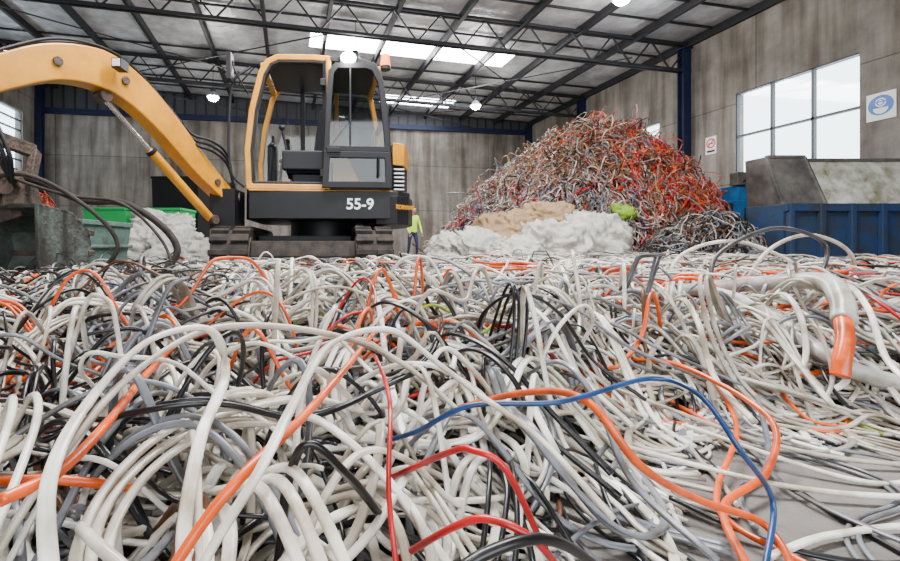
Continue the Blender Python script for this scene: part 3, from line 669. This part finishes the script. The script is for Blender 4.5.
def tub(name,x,y,w,d,h,k):
    mb=MB()
    p=[(x-w/2+.06,y-d/2+.06),(x+w/2-.06,y-d/2+.06),(x+w/2-.06,y+d/2-.06),(x-w/2+.06,y+d/2-.06)]; q=[(x-w/2,y-d/2),(x+w/2,y-d/2),(x+w/2,y+d/2),(x-w/2,y+d/2)]
    vs=[(a,b,0.02) for a,b in p]+[(a,b,h) for a,b in q]+[(a+(x-a)*.1,b+(y-b)*.1,h) for a,b in q]+[(a+(x-a)*.1,b+(y-b)*.1,.1) for a,b in p]
    fs=[(3,2,1,0),(12,13,14,15)]
    for i in range(4):
        j=(i+1)%4; fs+=[(i,j,4+j,4+i),(4+i,4+j,8+j,8+i),(8+i,8+j,12+j,12+i)]
    mb.add(vs,fs,k)
    for i in range(4):
        a=q[i];b=q[(i+1)%4]; mb.beam((a[0],a[1],h),(b[0],b[1],h),.06,.06,k); mb.beam((a[0],a[1],h*.6),(b[0],b[1],h*.6),.05,.04,k)
    for a,b in p: mb.box((a-.06,b-.06,0),(a+.06,b+.06,.06),k)
    mb.obj(name,site=True,bevel=.01)
tub('green_tub',-6.2,11,1.0,.9,1.3,'green'); tub('green_tub.001',-4.95,11.1,1.0,.9,1.3,'green')
tub('black_crate',-5.3,12.8,1.3,1.0,2.3,'black')
tub('green_grey_steel_bin',-4.3,5.7,2.0,1.1,.72,'greenbin')

# ------------------------------------------------------------------ skip, press, hopper
mb=MB(); x0,x1,y0,y1,h=5.75,9.0,6.2,6.9,1.02
mb.box((x0,y0,.1),(x1,y0+.05,h),'blue'); mb.box((x0,y1-.05,.1),(x1,y1,h),'blue'); mb.box((x0,y0,.1),(x0+.05,y1,h),'blue'); mb.box((x1-.05,y0,.1),(x1,y1,h),'blue'); mb.box((x0,y0,.05),(x1,y1,.12),'blue')
for z in (.15,h-.06): mb.box((x0-.04,y0-.05,z-.05),(x1+.04,y0,z+.06),'blue')
x=x0+.02
while x<x1: mb.box((x-.03,y0-.07,.15),(x+.04,y0,h),'blue'); x+=.42
mb.box((x0+.1,y0+.1,0),(x0+.3,y1-.1,.06),'steel'); mb.box((x1-.3,y0+.1,0),(x1-.1,y1-.1,.06),'steel')
mb.obj('blue_skip_bin',site=True,bevel=.008)
mb=MB(); 
mb.add([(6.65,7.2,1.0),(7.35,7.2,1.0),(7.25,7.5,1.92),(6.62,7.5,1.92)],[(0,1,2,3)],'sheet'); mb.add([(6.65,7.2,1.0),(6.62,7.5,1.92),(6.6,7.9,1.92),(6.65,7.9,1.0)],[(0,1,2,3)],'sheet')
mb.beam((6.65,7.2,1.0),(6.62,7.5,1.92),.05,.05,'sheet'); mb.beam((7.35,7.2,1.0),(7.25,7.5,1.92),.05,.05,'sheet'); mb.beam((6.62,7.5,1.92),(7.25,7.5,1.92),.06,.05,'sheet')
mb.add([(7.38,7.2,1.0),(8.9,7.2,1.0),(8.95,7.6,1.88),(7.3,7.6,1.88)],[(0,1,2,3)],'stain'); mb.beam((7.3,7.6,1.88),(8.95,7.6,1.88),.06,.06,'sheet')
mb.box((6.7,7.25,0),(8.9,7.8,1.0),'sheet')
for x in (6.7,8.85): mb.box((x,7.2,0),(x+.08,7.28,1.0),'steel')
mb.obj('loading_hopper',site=True,bevel=.006)
mb=MB()
mb.X=Matrix.Translation((.1,-.2,0))
mb.box((6.9,8.9,0),(8.3,9.5,.95),'steel'); mb.box((6.85,8.8,.95),(8.3,9.5,1.3),'blue2'); mb.box((7.0,8.85,1.3),(7.5,9.4,1.6),'blue2'); mb.cyl((7.6,9.1,1.5),(8.2,9.1,1.5),.17,'blue2'); mb.box((7.85,8.9,1.3),(8.1,9.4,1.95),'blue2')
mb.cyl((6.8,8.8,1.12),(6.8,9.1,1.12),.14,'steel'); mb.box((6.95,8.8,1.6),(7.15,9.0,1.85),'sheet'); mb.tube(catmull([(7.0,8.85,1.6),(7.2,8.75,1.75),(7.5,8.8,1.6),(7.7,8.9,1.5)]),.02,'black')
mb.obj('blue_baling_press',site=True,bevel=.01)

# ------------------------------------------------------------------ workers
def person(name,x,y,face,bend):
    e=empty(name,(x,y,0)); X=Matrix.Translation((x,y,0))@Matrix.Rotation(face,4,'Z')
    hip=Vector((0,0,.92)); 
    def up(l,side_=0): return hip+Vector((side_,-math.sin(bend)*l,math.cos(bend)*l))
    J={'waist':up(.16),'chest':up(.38),'neck':up(.56),'headb':up(.62)+Vector((0,-.01,0))}
    v=[];r=[];E=[]
    def add(p,rr,par=None):
        v.append(tuple(p)); r.append(rr)
        if par is not None: E.append((par,len(v)-1))
        return len(v)-1
    pel=add(hip,.145); wa=add(J['waist'],.135,pel); ch=add(J['chest'],.165,wa); ne=add(J['neck'],.06,ch); hb=add(J['headb'],.058,ne)
    hands=[]
    for sd in (-1,1):
        h=add(hip+Vector((sd*.1,0,-.08)),.1,pel); kn=add(Vector((sd*.13,-.05-.04*sd,.5)),.068,h); an=add(Vector((sd*.14,.03-.06*sd,.1)),.045,kn); to=add(Vector((sd*.15,-.16-.06*sd,.05)),.042,an)
        s0=add(up(.5,sd*.17),.07,ch); el=add(up(.24,sd*.25)+Vector((0,-.05-.1*bend,-.04)),.045,s0); wr=add(up(.05,sd*.24)+Vector((0,-.22-.12*bend,-.08-.15*bend)),.03,el); pm=add(Vector(v[wr])+Vector((0,-.04,-.06)),.034,wr); hands.append((sd,Vector(v[pm])))
    me=bpy.data.meshes.new('body'); me.from_pydata([X@Vector(p) for p in v],E,[]); 
    o=bpy.data.objects.new('body',me); scene.collection.objects.link(o)
    sk=o.modifiers.new('skin','SKIN'); 
    for i,q in enumerate(me.skin_vertices[0].data): q.radius=(r[i],r[i]*.85); q.use_root=(i==0)
    sb=o.modifiers.new('sub','SUBSURF'); sb.levels=2; sb.render_levels=2
    dg=bpy.context.evaluated_depsgraph_get(); ev=o.evaluated_get(dg); m2=bpy.data.meshes.new_from_object(ev); 
    Xi=X.inverted()
    m2.materials.clear()
    for k in ('navycloth','hivis','skin','black'): m2.materials.append(M[k])
    for p in m2.polygons:
        cc=Xi@p.center; dn=min((cc-Vector(v[i])).length for i in (3,4)); rel=(cc-hip).dot(Vector((0,-math.sin(bend),math.cos(bend))))
        near_hand=any((cc-h).length<.085 for _,h in hands)
        if near_hand or (dn<.09 and rel>.53): p.material_index=2
        elif rel>-.02 and cc.z>.55: p.material_index=1
        elif cc.z<.13: p.material_index=3
        else: p.material_index=0
        p.use_smooth=True
    bpy.data.objects.remove(o); o=bpy.data.objects.new('body',m2); scene.collection.objects.link(o); o.parent=e; o.matrix_parent_inverse=e.matrix_basis.inverted()
    mb=MB(); mb.X=X@Matrix.Translation(up(.73)+Vector((0,-.03,0)))@Matrix.Rotation(bend*.6,4,'X')
    mb.ball((0,0,0),.1,'skin',(.8,.98,1.18)); mb.ball((0,.015,.035),.103,'hair',(.84,.98,1.0)); mb.ball((0,-.0,-.045),.075,'skin',(.85,1.0,.95))
    mb.ball((0,-.105,-.01),.018,'skin',(.8,1,1.3))
    for sx in (-1,1): mb.ball((sx*.032,-.092,.012),.011,'black'); mb.ball((sx*.082,.0,0),.022,'skin',(.4,.8,1.2))
    mb.box((-.022,-.1,-.05),(.022,-.092,-.044),'sred'); mb.obj('head',e)
    mb=MB(); mb.X=X
    for sd,h in hands:
        for k in range(4): 
            b=h+Vector((-.022+.015*k,-.012,-.03)); L=(.05,.06,.058,.045)[k]; mb.tube([b,b+Vector((0,-.012,-L*.5)),b+Vector((0,.004,-L))],.008,'skin',6,.006)
        b=h+Vector((-sd*.03,-.02,.0)); mb.tube([b,b+Vector((-sd*.02,-.02,-.025)),b+Vector((-sd*.018,-.025,-.045))],.009,'skin',6,.007)
    mb.obj('fingers',e)
person('worker',1.5,15.5,math.radians(20),.08)
person('worker.001',.45,14.0,math.radians(-60),.75)

# ------------------------------------------------------------------ turn site objects to the building axes, camera, light
R=Matrix.Rotation(-YAW,4,'Z')
for o in SITE: o.matrix_basis=R@o.matrix_basis
cam=bpy.data.cameras.new('camera'); co=bpy.data.objects.new('camera',cam); scene.collection.objects.link(co)
cam.sensor_width=36; cam.lens=450/900*36; cam.clip_start=.02; cam.clip_end=200
cam.shift_x=(450-369)/900; cam.shift_y=-(280.5-245)/900
co.matrix_basis=R@Matrix.Translation((0,0,.45))@Matrix.Rotation(math.radians(90),4,'X')
scene.camera=co
w=bpy.data.worlds.new('world'); scene.world=w; w.use_nodes=True; bg=w.node_tree.nodes['Background']; bg.inputs[0].default_value=(.9,.95,1,1); bg.inputs[1].default_value=7.0
def area(name,loc,target,sx,sy,en,col=(1,1,1)):
    L=bpy.data.lights.new(name,'AREA'); L.shape='RECTANGLE'; L.size=sx; L.size_y=sy; L.energy=en; L.color=col
    o=bpy.data.objects.new(name,L); scene.collection.objects.link(o); o.location=loc
    d=Vector(target)-Vector(loc); o.rotation_euler=d.to_track_quat('-Z','Y').to_euler()
area('skylight_daylight',(3.6,13.05,5.95),(3.6,11,0),6,.9,600)
area('overhead_fill',(1.0,3.0,5.75),(1.0,3.5,0),5,1.0,1250,(.98,.98,1))  # added fill light under the closed roof, top-lights the foreground heap
